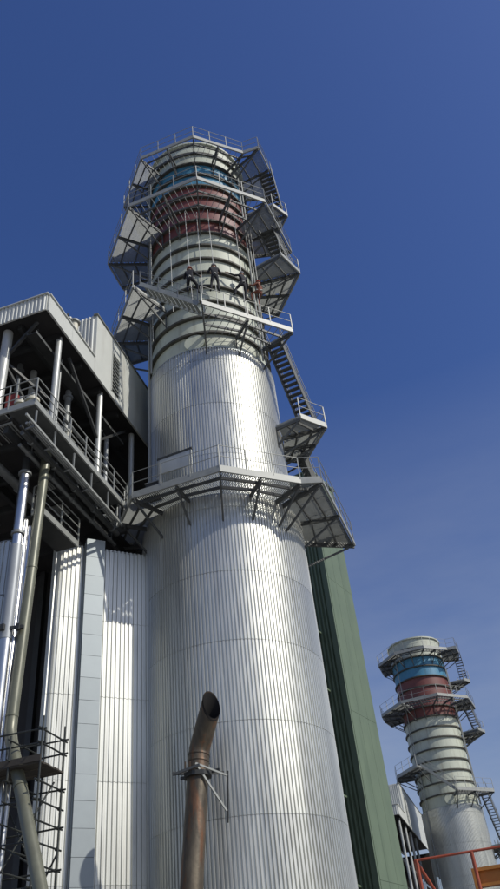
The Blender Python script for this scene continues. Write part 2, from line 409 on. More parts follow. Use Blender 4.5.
tag(stack, 'tall silver-clad exhaust stack with workers on ropes, nearest the camera', 'chimney', 'exhaust stacks')
tag(stack2, 'smaller distant exhaust stack with blue and red bands at the right', 'chimney', 'exhaust stacks')
def AX(p): return (p[0] + AXIS[0], p[1] + AXIS[1], p[2])

# sign board and boxes on the lower gallery
a0 = 185; d = Vector((*pol(a0, 1), 0)); tdir = Vector((math.cos(R(a0)), -math.sin(R(a0)), 0))
c = Vector(AXIS) + d * 4.25 + Vector((0, 0, 20.45))
t = thing('notice_board', 'pale board leaning inside the lower gallery railing', 'board', tuple(Vector(AXIS) + d * 4.25 + Vector((0, 0, 19.3))))
MB().bar(c - tdir * 0.75, c + tdir * 0.75, 0.04, 0.75).build('panel', 'aluminium', t)
MB().bar(c - tdir * 0.78 + Vector((0, 0, 0.42)), c + tdir * 0.78 + Vector((0, 0, 0.42)), 0.07, 0.10).build('top_frame', 'dark_steel', t)
for s_ in (-1, 1): MB().bar(c + tdir * 0.7 * s_ + Vector((0, 0, -1.15)), c + tdir * 0.7 * s_ + Vector((0, 0, 0.4)), 0.05, 0.05).build('leg', 'galvanised', t)
def small_box(az, r, z, s, label):
    d_ = Vector((*pol(az, r), z)) + Vector((AXIS[0], AXIS[1], 0))
    t_ = thing('junction_box', label, 'box', tuple(d_), 'boxes on the lower gallery')
    MB().box(d_ + Vector((0, 0, s / 2)), (s, s * 0.7, s)).build('case', 'dark_steel', t_)
    MB().box(d_ + Vector((0, 0, s + 0.03)), (s * 1.1, s * 0.8, 0.05)).build('lid', 'galvanised', t_)
small_box(200, 4.1, 19.3, 0.6, 'dark box left of the pale board on the lower gallery')
small_box(112, 4.3, 19.3, 0.5, 'dark box at the right corner of the lower gallery')

# ------------------------------------------------------------------ rope workers
def human(name, label, base, face, cloth, helmet, pose, group='rope access workers'):
    """base: hip position; face: direction towards the wall"""
    root = thing(name, label, 'person', tuple(base), group)
    fx = Vector((face[0], face[1], 0)).normalized(); sx = Vector((fx.y, -fx.x, 0)); up = Vector((0, 0, 1))
    def P(f, s, u): return fx * f + sx * s + up * u
    J = {'hip': P(0, 0, 0), 'waist': P(-0.03, 0, 0.18), 'chest': P(-0.05, 0, 0.40), 'neck': P(-0.03, 0, 0.57), 'head': P(0.0, 0, 0.68), 'crown': P(0.01, 0, 0.80)}
    rad = {'hip': .15, 'waist': .135, 'chest': .165, 'neck': .065, 'head': .10, 'crown': .085}
    E = [('hip', 'waist'), ('waist', 'chest'), ('chest', 'neck'), ('neck', 'head'), ('head', 'crown')]
    for s_, n_ in ((-1, 'l'), (1, 'r')):
        k = pose[n_]
        J['sh' + n_] = P(-0.05, .19 * s_, .48); J['el' + n_] = P(k['el'][0], k['el'][1] * s_, k['el'][2]); J['wr' + n_] = P(k['wr'][0], k['wr'][1] * s_, k['wr'][2])
        hd = (J['wr' + n_] - J['el' + n_]).normalized(); J['ha' + n_] = J['wr' + n_] + hd * 0.10
        J['kn' + n_] = P(k['kn'][0], k['kn'][1] * s_, k['kn'][2]); J['an' + n_] = P(k['an'][0], k['an'][1] * s_, k['an'][2]); J['to' + n_] = J['an' + n_] + P(0.17, 0.03 * s_, -0.03)
        J['th' + n_] = P(0.0, .10 * s_, -.06)
        rad.update({'sh' + n_: .075, 'el' + n_: .052, 'wr' + n_: .038, 'ha' + n_: .04, 'th' + n_: .105, 'kn' + n_: .07, 'an' + n_: .05, 'to' + n_: .045})
        E += [('chest', 'sh' + n_), ('sh' + n_, 'el' + n_), ('el' + n_, 'wr' + n_), ('wr' + n_, 'ha' + n_), ('hip', 'th' + n_), ('th' + n_, 'kn' + n_), ('kn' + n_, 'an' + n_), ('an' + n_, 'to' + n_)]
    keys = list(J); idx = {k: i for i, k in enumerate(keys)}
    me = bpy.data.meshes.new('body'); me.from_pydata([tuple(J[k]) for k in keys], [(idx[a], idx[b]) for a, b in E], [])
    o = bpy.data.objects.new('body', me); COL.objects.link(o); o.parent = root
    md = o.modifiers.new('skin', 'SKIN')
    for k in keys:
        sv_ = me.skin_vertices[0].data[idx[k]]; sv_.radius = (rad[k], rad[k]); sv_.use_root = (k == 'hip')
    ss = o.modifiers.new('sub', 'SUBSURF'); ss.levels = ss.render_levels = 2
    me.materials.append(MAT[cloth])
    # head skin, helmet, harness
    hb = MB().tube([J['neck'] + P(0.0, 0, 0.03), J['head'], J['crown']], 0.1, 12, rs=[.07, .105, .09]); ho = hb.build('head', 'skin', None, True); ho.parent = root
    hm = MB().tube([J['head'] + P(0, 0, .03), J['head'] + P(0, 0, .07), J['head'] + P(0, 0, .13), J['crown'] + P(0, 0, .03), J['crown'] + P(0, 0, .06)], 0.13, 14, rs=[.155, .135, .125, .09, .03])
    he = hm.build('helmet', helmet, None, True); he.parent = root
    hn = MB().tube([P(0.02, -.2, .0), P(0.17, 0, -.02), P(0.02, .2, .0), P(-.17, 0, .02), P(0.02, -.2, .0)], .025, 6)
    hn.build('harness_belt', 'rope_white', None).parent = root
    for s_, n_ in ((-1, 'l'), (1, 'r')):
        h0 = J['ha' + n_]; hd = (J['wr' + n_] - J['el' + n_]).normalized(); hand = MB()
        hand.tube([h0 - hd * .05, h0 + hd * .05], .04, 8)
        for q in range(4): hand.tube([h0 + hd * .04 + sx * (q - 1.5) * .02, h0 + hd * (.10 + .01 * (q in (1, 2))) + sx * (q - 1.5) * .022, h0 + hd * .12 + sx * (q - 1.5) * .022 + fx * .03], .0095, 5)
        hand.tube([h0 - sx * s_ * .035, h0 - sx * s_ * .07 + hd * .04, h0 - sx * s_ * .06 + hd * .08], .011, 5)
        hand.build('hand', 'skin', None, True).parent = root
    return root
stand = {'l': {'el': (.12, .33, .30), 'wr': (.25, .20, .48), 'kn': (.14, .16, -.42), 'an': (.13, .20, -.86)}, 'r': {'el': (.10, .36, .26), 'wr': (.22, .30, .46), 'kn': (.10, .17, -.44), 'an': (.14, .18, -.88)}}
sit = {'l': {'el': (.15, .34, .28), 'wr': (.30, .26, .52), 'kn': (.36, .22, -.12), 'an': (.33, .22, -.55)}, 'r': {'el': (.08, .38, .22), 'wr': (.26, .42, .38), 'kn': (.30, .28, -.25), 'an': (.30, .30, -.68)}}
reach = {'l': {'el': (.10, .42, .50), 'wr': (.22, .62, .66), 'kn': (.25, .26, -.30), 'an': (.28, .34, -.70)}, 'r': {'el': (.10, .38, .22), 'wr': (.25, .50, .20), 'kn': (.10, .20, -.44), 'an': (.24, .22, -.84)}}
for az, z, pose, cl, he, lab in ((172.5, 32.35, sit, 'cloth_dark', 'helmet_red', 'rope worker in dark overalls, leftmost of the four on the white shell'),
                                 (152, 32.45, stand, 'cloth_dark', 'helmet_grey', 'rope worker in dark overalls hanging upright with both legs straight'),
                                 (126.5, 32.4, reach, 'cloth_dark', 'helmet_grey', 'rope worker in dark overalls reaching sideways near the right of the shell'),
                                 (105.5, 32.75, sit, 'cloth_orange', 'helmet_red', 'rope worker in orange clothing at the right edge of the shell')):
    x, y = pol(az, 3.42); b = Vector((AXIS[0] + x, AXIS[1] + y, z))
    human('person', lab, b, (-x, -y), cl, he, pose)
    xo, yo = pol(az, 3.55); rp_ = MB()
    rp_.tube([(AXIS[0] + pol(az + 1, 3.45)[0], AXIS[1] + pol(az + 1, 3.45)[1], 38.0 if az > 110 else 37.9), (AXIS[0] + xo * .96, AXIS[1] + yo * .96, z + .05), (AXIS[0] + pol(az - 1, 3.3)[0], AXIS[1] + pol(az - 1, 3.3)[1], z - 2.2)], 0.018, 5)
    solo(rp_, 'rope', 'rope_white', 'pale climbing rope of the ' + {172.5: 'leftmost worker', 152: 'worker hanging upright', 126.5: 'worker reaching sideways', 105.5: 'worker in orange'}[az], 'rope', 'climbing ropes')
for az, z0, lab in ((190, 30.5, 'loose pale rope hanging left of the workers'), (163, 31.2, 'loose pale rope hanging between the two left workers'), (215, 29.5, 'loose pale rope by the left edge of the stack shell')):
    x, y = pol(az, 3.3); solo(MB().tube([(AXIS[0] + x, AXIS[1] + y, z0), (AXIS[0] + x * 1.02, AXIS[1] + y * 1.02, 37.9)], 0.016, 5), 'rope', 'rope_white', lab, 'rope', 'climbing ropes')

# ------------------------------------------------------------------ boiler house (canopy, upper wall, columns, dark casing)
def boiler_house(off, label, far=False):
    off = Vector(off)
    t = thing('boiler_house', label, 'building', tuple(Vector((-12, 17.1, 0)) + off), 'boiler houses')
    def B(mb, name, m, parent=None, smooth=False):
        mb.v = [p + off for p in mb.v]; return mb.build(name, m, parent or t, smooth)
    X, Y0, Y1 = -12.0, 17.08, 36.0; zb, zt, zw = 25.25, 26.13, 28.9
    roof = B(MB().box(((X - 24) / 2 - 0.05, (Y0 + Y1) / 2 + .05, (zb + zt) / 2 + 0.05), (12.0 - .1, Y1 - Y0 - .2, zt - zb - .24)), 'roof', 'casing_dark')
    B(MB().box(((X - 24) / 2, (Y0 + 21) / 2, zt + .02), (12.0, 21 - Y0, .06)), 'roof_cover', 'roof_white', roof)
    # soffit beams
    for y in (18.6, 20.3, 22.0, 23.7, 25.4): B(MB().box((-18, y, zb + 0.02), (11.6, .18, .34)), 'soffit_beam', 'dark_steel', roof)
    for x in (-13.4, -15.5, -17.6): B(MB().box((x, 24, zb - 0.0), (.16, 13, .26)), 'soffit_beam', 'dark_steel', roof)
    # front fascia in corrugated sheets
    x = X - .01; k = 0
    while x > -24:
        x2 = max(-24, x - 2.4); line = []; n = 14
        for q in range(n):
            for tt, h in ((0, 0), (.35, 0), (.5, 1), (.85, 1)): line.append((x + (x2 - x) * (q + tt) / n, Y0 - .035 * h))
        line.append((x2, Y0)); full = line + [(x2, Y0 + .05), (x, Y0 + .05)]
        B(MB().prism(full, zb, zt), 'fascia_sheet', 'roof_white'); x = x2
    B(MB().box((-18, Y0 + .0, zt + .03), (12.1, .16, .05)), 'fascia_cap', 'roof_white')
    # side fascia panels then full height wall panels
    ys_ = [Y0 + .06, 19.0, 20.94]
    for a, b in zip(ys_[:-1], ys_[1:]): B(MB().box((X + .03, (a + b) / 2, (zb + zt) / 2), (.08, b - a - .012, zt - zb)), 'fascia_panel', 'roof_white')
    B(MB().box((X + .03, (Y0 + 20.94) / 2, zt + .03), (.2, 20.94 - Y0 - .1, .05)), 'fascia_cap', 'roof_white')
    ys_ = [20.94, 22.45, 23.33, 25.6, 28, 30.5, 33, 36]
    for i, (a, b) in enumerate(zip(ys_[:-1], ys_[1:])):
        if i == 1:
            B(MB().box((X + .03, (a + b) / 2, 25.4), (.08, b - a - .012, .3)), 'wall_panel', 'roof_white')
            B(MB().box((X + .03, (a + b) / 2, 28.45), (.08, b - a - .012, .9)), 'wall_panel', 'roof_white')
            B(MB().box((X - .12, (a + b) / 2, 26.8), (.04, b - a, 2.5)), 'louvre_backing', 'dark_steel')
            lv = B(MB().box((X + .05, a + .03, 26.78), (.1, .05, 2.46)).box((X + .05, b - .03, 26.78), (.1, .05, 2.46)), 'louvre', 'roof_white')
            for q in range(11):
                z = 25.66 + q * .222; B(MB().bar((X + .02, a + .06, z), (X + .02, b - .06, z), .13, .035, up=(1, 0, .9)), 'slat', 'roof_white', lv)
        else:
            B(MB().box((X + .03, (a + b) / 2, (zb + zw) / 2), (.08, b - a - .012, zw - zb)), 'wall_panel', 'roof_white')
    B(MB().box((X + .02, (20.9 + 36) / 2, zw + .03), (.22, 15.2, .07)), 'wall_cap', 'galvanised')
    # corrugated end wall of the upper block
    line = []; n = 20
    for q in range(n):
        for tt, h in ((0, 0), (.35, 0), (.5, 1), (.85, 1)): line.append((X - .02 + (-3.6) * (q + tt) / n, 20.94 - .05 * h))
    line += [(X - 3.62, 20.94), (X - 3.62, 21.02), (X - .02, 21.02)]
    B(MB().prism(line, zt + .05, zw), 'end_sheet', 'roof_white')
    B(MB().box((X - 1.8, 28.5, zw - .02), (3.56, 15.0, .05)), 'upper_roof', 'roof_white')
    # columns and braces
    for y in (18.64, 22.17, 25.3, 28.5): B(MB().tube([(X - .3, y, 19.2), (X - .3, y, zb)], .125, 14), 'column', 'column_paint', smooth=True)
    for y in (17.6, 19.9): B(MB().tube([(-13.98 - (y - 17.6) * .1, y, 19.2), (-13.98 - (y - 17.6) * .1, y, zb)], .2 if y < 18 else .14, 14), 'column', 'column_paint', smooth=True)
    for a, b in (((-13.9, 17.65, 24.0), (-12.6, 17.5, 25.2)), ((-13.9, 17.7, 23.6), (-12.6, 20.0, 22.4)), ((-13.9, 17.7, 23.4), (-13.3, 20.4, 21.0)), ((-12.3, 22.1, 22.6), (-12.4, 19.6, 25.1)), ((-12.3, 22.2, 22.6), (-12.4, 24.8, 25.1)), ((-15, 20, 22), (-15, 25, 25))):
        B(MB().bar(a, b, .11, .11), 'brace', 'dark_steel')
    # dark casing: back and front walls, big floor
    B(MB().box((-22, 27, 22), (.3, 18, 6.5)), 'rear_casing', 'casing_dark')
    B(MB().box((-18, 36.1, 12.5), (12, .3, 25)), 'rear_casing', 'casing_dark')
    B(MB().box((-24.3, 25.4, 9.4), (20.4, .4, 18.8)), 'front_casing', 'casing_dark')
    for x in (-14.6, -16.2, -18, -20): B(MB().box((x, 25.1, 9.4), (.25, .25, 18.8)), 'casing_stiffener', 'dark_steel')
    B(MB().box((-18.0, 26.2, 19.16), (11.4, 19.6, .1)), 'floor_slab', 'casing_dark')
    for y in (17.4, 19.0, 20.6, 22.2, 23.8): B(MB().box((-17.6, y, 18.96), (11.8, .16, .3)), 'floor_beam', 'dark_steel')
    for x in (-12.6, -14.6, -16.8): B(MB().box((x, 22.5, 18.88), (.16, 12.0, .32)), 'floor_beam', 'dark_steel')
    # boiler drum and pipes inside the dark bay
    B(MB().tube([(-19, 30, 22), (-14.5, 30, 22)], 1.1, 20), 'drum', 'dark_steel', smooth=True)
    for x, z in ((-13.6, 22.9), (-14.4, 23.8), (-15.6, 21.2)): B(MB().tube([(x, 20, z), (x, 34, z)], .16, 10), 'header_pipe', 'galvanised', smooth=True)
    return t
bh = boiler_house((0, 0, 0), 'pale canopied boiler house with louvred wall and dark interior on the left')
bh2 = boiler_house((1.55, 61.6, -6.15), 'small distant pale canopied building left of the far stack')

# pale gratings seen from below in the floor
for x, y, sx_, sy_, lab in ((-12.7, 16.9, .7, .9, 'nearest the front edge'), (-13.6, 16.9, .7, .9, 'second from the front corner'), (-12.6, 18.3, .5, .4, 'smaller, just behind the first two'), (-13.0, 20.0, .5, .5, 'by the second floor beam'), (-13.5, 21.6, .5, .6, 'farthest back under the walkway')):
    mb = MB()
    for q in range(7): mb.box((x + (q - 3) * sx_ / 7, y, 19.05), (.045, sy_, .05))
    mb.box((x, y - sy_ / 2, 19.05), (sx_, .05, .06)).box((x, y + sy_ / 2, 19.05), (sx_, .05, .06))
    solo(mb, 'floor_grating', 'galvanised_pale', 'pale floor grating seen from below, ' + lab, 'grating', 'floor gratings')

# upper walkway along the boiler house
def walkway(pts, inner, z, label, width_dir, beam=0.13, name='walkway', lower=False):
    t = thing(name, label, 'walkway', (pts[0][0], pts[0][1], z))
    P = [Vector((x, y, z)) for x, y in pts]
    for i in range(len(P) - 1):
        MB().bar(P[i] + Vector((0, 0, -.05)), P[i + 1] + Vector((0, 0, -.05)), .06, beam).build('edge_beam', 'galvanised_pale', t)
    railing(t, P)
    return t
uw = walkway([(-16.5, 16.1), (-11.3, 16.1), (-11.3, 22.9)], None, 19.3, 'upper walkway with pale railing in front of the dark boiler bay', None)
for a, b in ((16.15, 17.6), (17.6, 19.2), (19.2, 20.8), (20.8, 22.4)):
    MB().box((-11.85, (a + b) / 2, 19.24), (1.0, b - a - .02, .05)).build('deck_plate', 'bracket_steel', uw)
for k in range(4): MB().box((-13 - k * 1.05, 16.35, 19.245), (1.03, .42, .05)).build('deck_plate', 'bracket_steel', uw)
# pipe rack slung under the walkway edge
pr = thing('pipe_rack', 'slung steel rack with hangers under the upper walkway edge', 'rack', (-11.35, 16.3, 18.3))
MB().bar((-11.35, 15.75, 18.5), (-11.35, 22.6, 18.35), .06, .09).build('rail', 'galvanised_pale', pr)
MB().bar((-11.75, 16.1, 18.42), (-11.75, 22.6, 18.32), .08, .1).build('rail', 'dark_steel', pr)
for y in (16.3, 17.5, 18.8, 20.1, 21.4, 22.4): MB().bar((-11.35, y, 18.4), (-11.35, y, 19.1), .05, .05).bar((-11.35, y, 18.42), (-11.8, y, 18.4), .05, .05).build('hanger', 'galvanised', pr)
for q, x in enumerate((-11.5, -11.62)): MB().tube([(x, 16.2, 18.58), (x, 22.5, 18.48)], .05, 8).build('pipe', 'galvanised', pr, True)
# lower walkway
lw = walkway([(-16, 18.1), (-14.2, 18.1)], None, 17.15, 'short lower walkway piece with railing behind the bright pipes at far left', None)
lw2 = walkway([(-12.9, 18.9), (-12.5, 18.9), (-12.5, 21.4)], None, 17.1, 'lower walkway with railing just above the clad duct', None)
MB().box((-12.95, 20.15, 17.02), (.8, 2.4, .05)).build('deck_plate', 'dark_steel', lw2)
MB().box((-15.1, 18.6, 17.05), (1.8, .9, .06)).build('deck_plate', 'dark_steel', lw)
# equipment on the upper floor
def vessel(x, y, z, r, h, m, label):
    t = thing('valve_vessel', label, 'valve', (x, y, z), 'valves in the boiler bay')
    MB().tube([(x, y, z + .12), (x, y, z + h)], r, 14).build('body', m, t, True)
    MB().tube([(x, y, z), (x, y, z + .12)], r * 1.35, 14).build('foot_flange', m, t, True)
    MB().tube([(x, y, z + h), (x, y, z + h + .1)], r * 1.3, 14).build('top_flange', m, t, True)
    MB().tube([(x, y, z + h + .1), (x, y, z + h + .4)], r * .35, 8).build('spindle', 'galvanised', t, True)
vessel(-12.35, 16.75, 19.3, .17, .75, 'ivory', 'cream flanged valve at the walkway corner, left one of the pair')
vessel(-11.95, 16.85, 19.3, .19, .85, 'ivory', 'cream flanged valve at the walkway corner, right one of the pair')
vessel(-11.75, 18.95, 19.3, .10, 1.0, 'ivory', 'slim white upright vessel behind the railing near the first column')
vessel(-12.9, 22.3, 19.3, .35, 1.5, 'ivory', 'stout pale vessel deep in the bay beside the second column')
vessel(-13.1, 23.5, 19.3, .45, 1.3, 'grey_tank', 'stout grey vessel deep in the bay behind the pale one')
t = thing('motor_pump', 'grey motor with pale end bell in the boiler bay', 'motor', (-12.5, 21.2, 19.3))
MB().tube([(-12.8, 21.0, 20.0), (-12.2, 21.5, 20.0)], .28, 16).build('motor', 'grey_tank', t, True)
MB().tube([(-12.2, 21.5, 20.0), (-12.0, 21.67, 20.0)], .3, 16).build('end_bell', 'ivory', t, True)
MB().box((-12.5, 21.25, 19.5), (.9, .6, .4)).build('base', 'dark_steel', t)
# worker-high red extinguisher cabinet in the shade
t = thing('hose_cabinet', 'red cabinet in the shade under the canopy at far left', 'cabinet', (-13.55, 17.9, 20.4))
MB().box((-13.55, 17.9, 21.6), (.45, .25, .6)).build('case', 'red_vest', t); MB().bar((-13.3, 17.75, 19.3), (-13.3, 17.75, 22.6), .06, .06).build('pole', 'galvanised_pale', t)
MB().box((-13.55, 17.77, 21.6), (.36, .02, .5)).build('door', 'red_vest', t)
for k, (x, y0, y1, z, r, m, lab) in enumerate(((-12.0, 16.6, 23.5, 18.62, .11, 'bracket_steel', 'insulated pipe run under the floor, nearest the walkway edge'),
        (-12.35, 17.0, 24.0, 18.5, .07, 'galvanised', 'thin grey pipe run under the floor'), (-13.6, 16.8, 24.5, 18.45, .16, 'galvanised', 'wide grey pipe run under the floor farther in'),
        (-12.3, 19.5, 24.0, 21.6, .06, 'galvanised', 'slim pipe run along the bay at head height'))):
    t = thing('pipe_run', lab, 'pipe', (x, y0, z)); MB().tube([(x, y0, z), (x, y1, z)], r, 12).build('pipe', m, t, True)
    for q in range(5):
        yq = y0 + .5 + q * (y1 - y0 - 1) / 4
        MB().tube([(x, yq, z), (x, yq + .06, z)], r * 1.35, 12).build('flange', 'galvanised', t, True)
        if z < 19: MB().bar((x, yq + .2, z + r), (x, yq + .2, z + r + .4), .03, .03).build('hanger', 'bracket_steel', t)
for x, y, z0, z1, r, m, lab in ((-12.75, 19.6, 19.3, 25.1, .06, 'galvanised', 'slim riser pipe just behind the first canopy column'), (-12.9, 20.6, 19.3, 23.4, .10, 'galvanised_pale', 'pale riser pipe halfway along the boiler bay'),
        (-13.4, 21.4, 19.3, 25.1, .13, 'grey_tank', 'wide grey riser pipe deep in the boiler bay'), (-12.7, 23.0, 19.3, 24.2, .08, 'galvanised', 'slim riser pipe beside the second canopy column'),
        (-13.0, 24.2, 19.3, 25.1, .10, 'grey_tank', 'grey riser pipe near the stack end of the bay'), (-14.4, 19.2, 19.3, 25.1, .12, 'bracket_steel', 'dark riser pipe under the canopy at far left')):
    t = thing('riser_pipe', lab, 'pipe', (x, y, z0), 'riser pipes in the boiler bay')
    MB().tube([(x, y, z0), (x, y, z1)], r, 12).build('pipe', m, t, True)
    for zf in (z0 + .9, z0 + 2.3, z1 - .4): MB().tube([(x, y, zf), (x, y, zf + .08)], r * 1.6, 12).build('flange', m, t, True)
    MB().bar((x, y, z0 + 1.6), (x - .5, y, z0 + 1.6), .05, .05).build('support', 'bracket_steel', t)
t = thing('inner_railing', 'second railing line inside the boiler bay', 'railing', (-12.5, 20.6, 19.3)); railing(t, [(-12.55, 20.6, 19.3), (-12.55, 24.4, 19.3)], h=1.15, step=.95)
t = thing('cable_tray', 'grey cable tray hung below the canopy soffit', 'tray', (-12.6, 17.4, 24.4))
MB().box((-12.75, 21.2, 24.5), (.4, 7.6, .03)).build('tray', 'dark_steel', t)
for sgn in (-1, 1): MB().box((-12.75 + .2 * sgn, 21.2, 24.55), (.02, 7.6, .13)).build('side', 'bracket_steel', t)
for q in range(6): MB().bar((-12.75, 17.8 + q * 1.35, 24.5), (-12.75, 17.8 + q * 1.35, 25.15), .03, .03).build('hanger', 'bracket_steel', t)
# roof equipment
t = thing('roof_vent', 'cluster of small vents on the canopy roof edge', 'vent', (-12.5, 20.2, 26.15))
for x, y, r, h, m in ((-12.35, 19.3, .10, .9, 'galvanised_pale'), (-12.45, 19.9, .17, 1.35, 'ivory'), (-12.9, 20.2, .16, 1.2, 'ivory'), (-12.6, 20.5, .09, 1.3, 'amber_paint')):
    v_ = MB().tube([(x, y, 26.15), (x, y, 26.15 + h)], r, 12).build('vent_pipe', m, t, True)
    MB().tube([(x, y, 26.15 + h), (x, y, 26.25 + h)], r * 1.5, 12).build('cowl', 'galvanised', v_, True)
MB().bar((-12.3, 19.1, 27.2), (-13.2, 20.6, 27.4), .08, .1).build('frame', 'dark_steel', t)

# ------------------------------------------------------------------ clad duct beside the stack
u = Vector((math.cos(R(43)), math.sin(R(43)), 0)); nrm = Vector((u.y, -u.x, 0)); P0 = Vector((-12.53, 22.78, 0))
dt = thing('clad_duct', 'ribbed silver duct casing partly hidden behind the left of the main stack', 'duct', (-12.9, 23.4, 0))
corner = P0 + u * -1.5
path = [P0 + u * 2.3]
RC = .28
path.append(corner + u * RC)
for k in range(1, 7):
    a = k / 6 * math.pi / 2; cc = corner + u * RC - nrm * RC
    path.append(cc + nrm * RC * math.cos(a) - u * RC * math.sin(a))
path.append(path[-1] + Vector((.25, 1.6, 0)))
# resample the path into ribs
def resample(path, pitch, depth, flip=1):
    seg = [(path[i + 1] - path[i]).length for i in range(len(path) - 1)]; L = sum(seg); n = int(L / pitch); ptsx = []
    def at(s):
        for i, l_ in enumerate(seg):
            if s <= l_ or i == len(seg) - 1:
                d_ = (path[i + 1] - path[i]).normalized(); return path[i] + d_ * s, Vector((d_.y, -d_.x, 0)) * flip
            s -= l_
    for k in range(n):
        for t_, h in ((0, 0), (.4, 0), (.52, 1), (.88, 1)):
            p, nn = at((k + t_) * L / n); ptsx.append((p + nn * depth * h)[:2])
    return ptsx
rl = resample(path, .155, .042, -1)
zz = [0, 3.4, 6.25, 9.16, 11.9, 14.7, 17.72]
back = [(-14.2, 24.9), (-11.2, 25.4)]
for a, b in zip(zz[:-1], zz[1:]):
    mb = MB(); N = len(rl); inn_ = [(x - nrm.x * .016, y - nrm.y * .016) for x, y in rl]
    for ln, z in ((inn_, a), (inn_, a + .016), (rl, a + .016), (rl, b)): mb.v += [Vector((x, y, z)) for x, y in ln]
    for q in range(3):
        for i in range(N - 1): mb.f.append([q * N + i, q * N + i + 1, (q + 1) * N + i + 1, (q + 1) * N + i])
    mb.build('cladding_course', 'aluminium', dt)
MB().prism([tuple(p[:2]) for p in path] + [(-11.8, 24.9)], 17.66, 17.70).build('top_plate', 'dark_steel', dt)
# cable tray cover running up the duct
tr = thing('tray_cover', 'flat pale blue-grey cover strip running up the clad duct', 'cover', tuple(P0 + nrm * .2))
tw0, tw1 = -.40, .30; z = 17.95
while z > 0.1:
    z2 = max(0.0, z - .785); m_ = (z + z2) / 2
    a = P0 + u * tw0 + nrm * .13; b = P0 + u * tw1 + nrm * .13
    mb = MB(); poly = [(a - nrm * .12)[:2], (b - nrm * .12)[:2], (b + nrm * .12)[:2], (a + nrm * .12)[:2]]
    dz_ = random.uniform(-.003, .003)
    poly = [(x + nrm.x * dz_, y + nrm.y * dz_) for x, y in poly]
    mb.prism(poly, z2 + .006, z - .006); mb.build('cover_panel', 'aluminium_trim', tr)
    z = z2
MB().bar(P0 + u * (tw0 - .02) + nrm * .1 + Vector((0, 0, .1)), P0 + u * (tw0 - .02) + nrm * .1 + Vector((0, 0, 17.8)), .03, .10, up=tuple(nrm)).build('side_flange', 'aluminium_trim', tr)

# ------------------------------------------------------------------ pipes at the left edge
t = thing('chrome_pipe', 'wide shiny steel pipe rising at the far left', 'pipe', (-12.69, 17.97, 0))
MB().tube([(-12.69, 17.97, 0), (-12.69, 17.97, 18.0)], .17, 20).build('pipe', 'chrome_pipe', t, True)
MB().tube([(-12.69, 17.97, 18.0), (-12.69, 17.97, 19.1)], .13, 16).build('upper_pipe', 'dark_steel', t, True)
for z in (18.0, 15.6): MB().tube([(-12.69, 17.97, z), (-12.69, 17.97, z + .1)], .22, 20).build('flange', 'galvanised', t, True)
MB().tube([(-12.69, 17.97, 12.0), (-12.69, 17.97, 15.2)], .185, 20).build('sleeve', 'grey_tank', t, True)
for x, y, z, lab in ((-12.56, 18.14, 16.3, 'tallest of three slim bright pipes with domed tops'), (-12.44, 18.22, 16.05, 'middle one of three slim bright pipes with domed tops'), (-12.32, 18.28, 15.75, 'shortest of three slim bright pipes with domed tops')):
    solo(MB().tube([(x, y, 0), (x, y, z - .12), (x, y, z - .05), (x, y, z)], .09, 14, rs=[.09, .09, .07, .02]), 'slim_pipe', 'chrome_pipe', lab, 'pipe', 'slim bright pipes', True)
t = thing('olive_pipe', 'olive painted pipe with an elbow crossing the scaffold', 'pipe', (-9.4, 15.6, 0))
MB().tube([(-12.15, 18.32, 19.05), (-12.36, 18.2, 9.7), (-12.34, 18.17, 9.35), (-12.2, 18.07, 9.0), (-10.2, 16.75, 5.1), (-9.2, 16.05, 2.9), (-8.9, 15.85, 2.3), (-8.85, 15.8, 0)], .165, 20).build('pipe', 'olive_paint', t, True)
for a, b in (((-12.361, 18.198, 9.74), (-12.359, 18.199, 9.80)), ((-11.52, 17.62, 7.68), (-11.48, 17.59, 7.6)), ((-12.25, 18.26, 14.4), (-12.25, 18.26, 14.45))):
    MB().tube([a, b], .178, 20).build('weld_collar', 'olive_paint', t, True)
# clad column at the left frame edge
t = thing('clad_column', 'narrow ribbed silver column at the left edge behind the shiny pipe', 'column', (-13.35, 18.75, 0))
for a, b in ((0, 4), (4, 7.2), (7.2, 10.4), (10.4, 13.6), (13.6, 15.6)):
    line = [(x - 13.35, y + 18.75) for x, y in rib_circle(.62, 26, .035)]
    mb = MB().ribbed(line, a, b); mb.build('cladding_course', 'aluminium', t)
    MB().tube([(-13.35, 18.75, a + .02), (-13.35, 18.75, a + .07)], .667, 30, caps=(False, False)).build('band', 'galvanised', t, True)
MB().tube([(-13.35, 18.75, 15.6), (-13.35, 18.75, 15.64)], .65, 30).build('cap', 'galvanised', t)
# horizontal clamp bars tying the pipes
t = thing('pipe_clamp', 'dark bar clamping the bright pipes together', 'clamp', (-12.6, 18.0, 12.2))
MB().bar((-13.3, 17.72, 12.3), (-12.15, 18.0, 12.3), .08, .1).build('bar', 'dark_steel', t)
for x, y in ((-12.69, 17.76), (-12.3, 17.95)): MB().box((x, y, 12.3), (.12, .12, .18)).build('bolt_block', 'dark_steel', t)

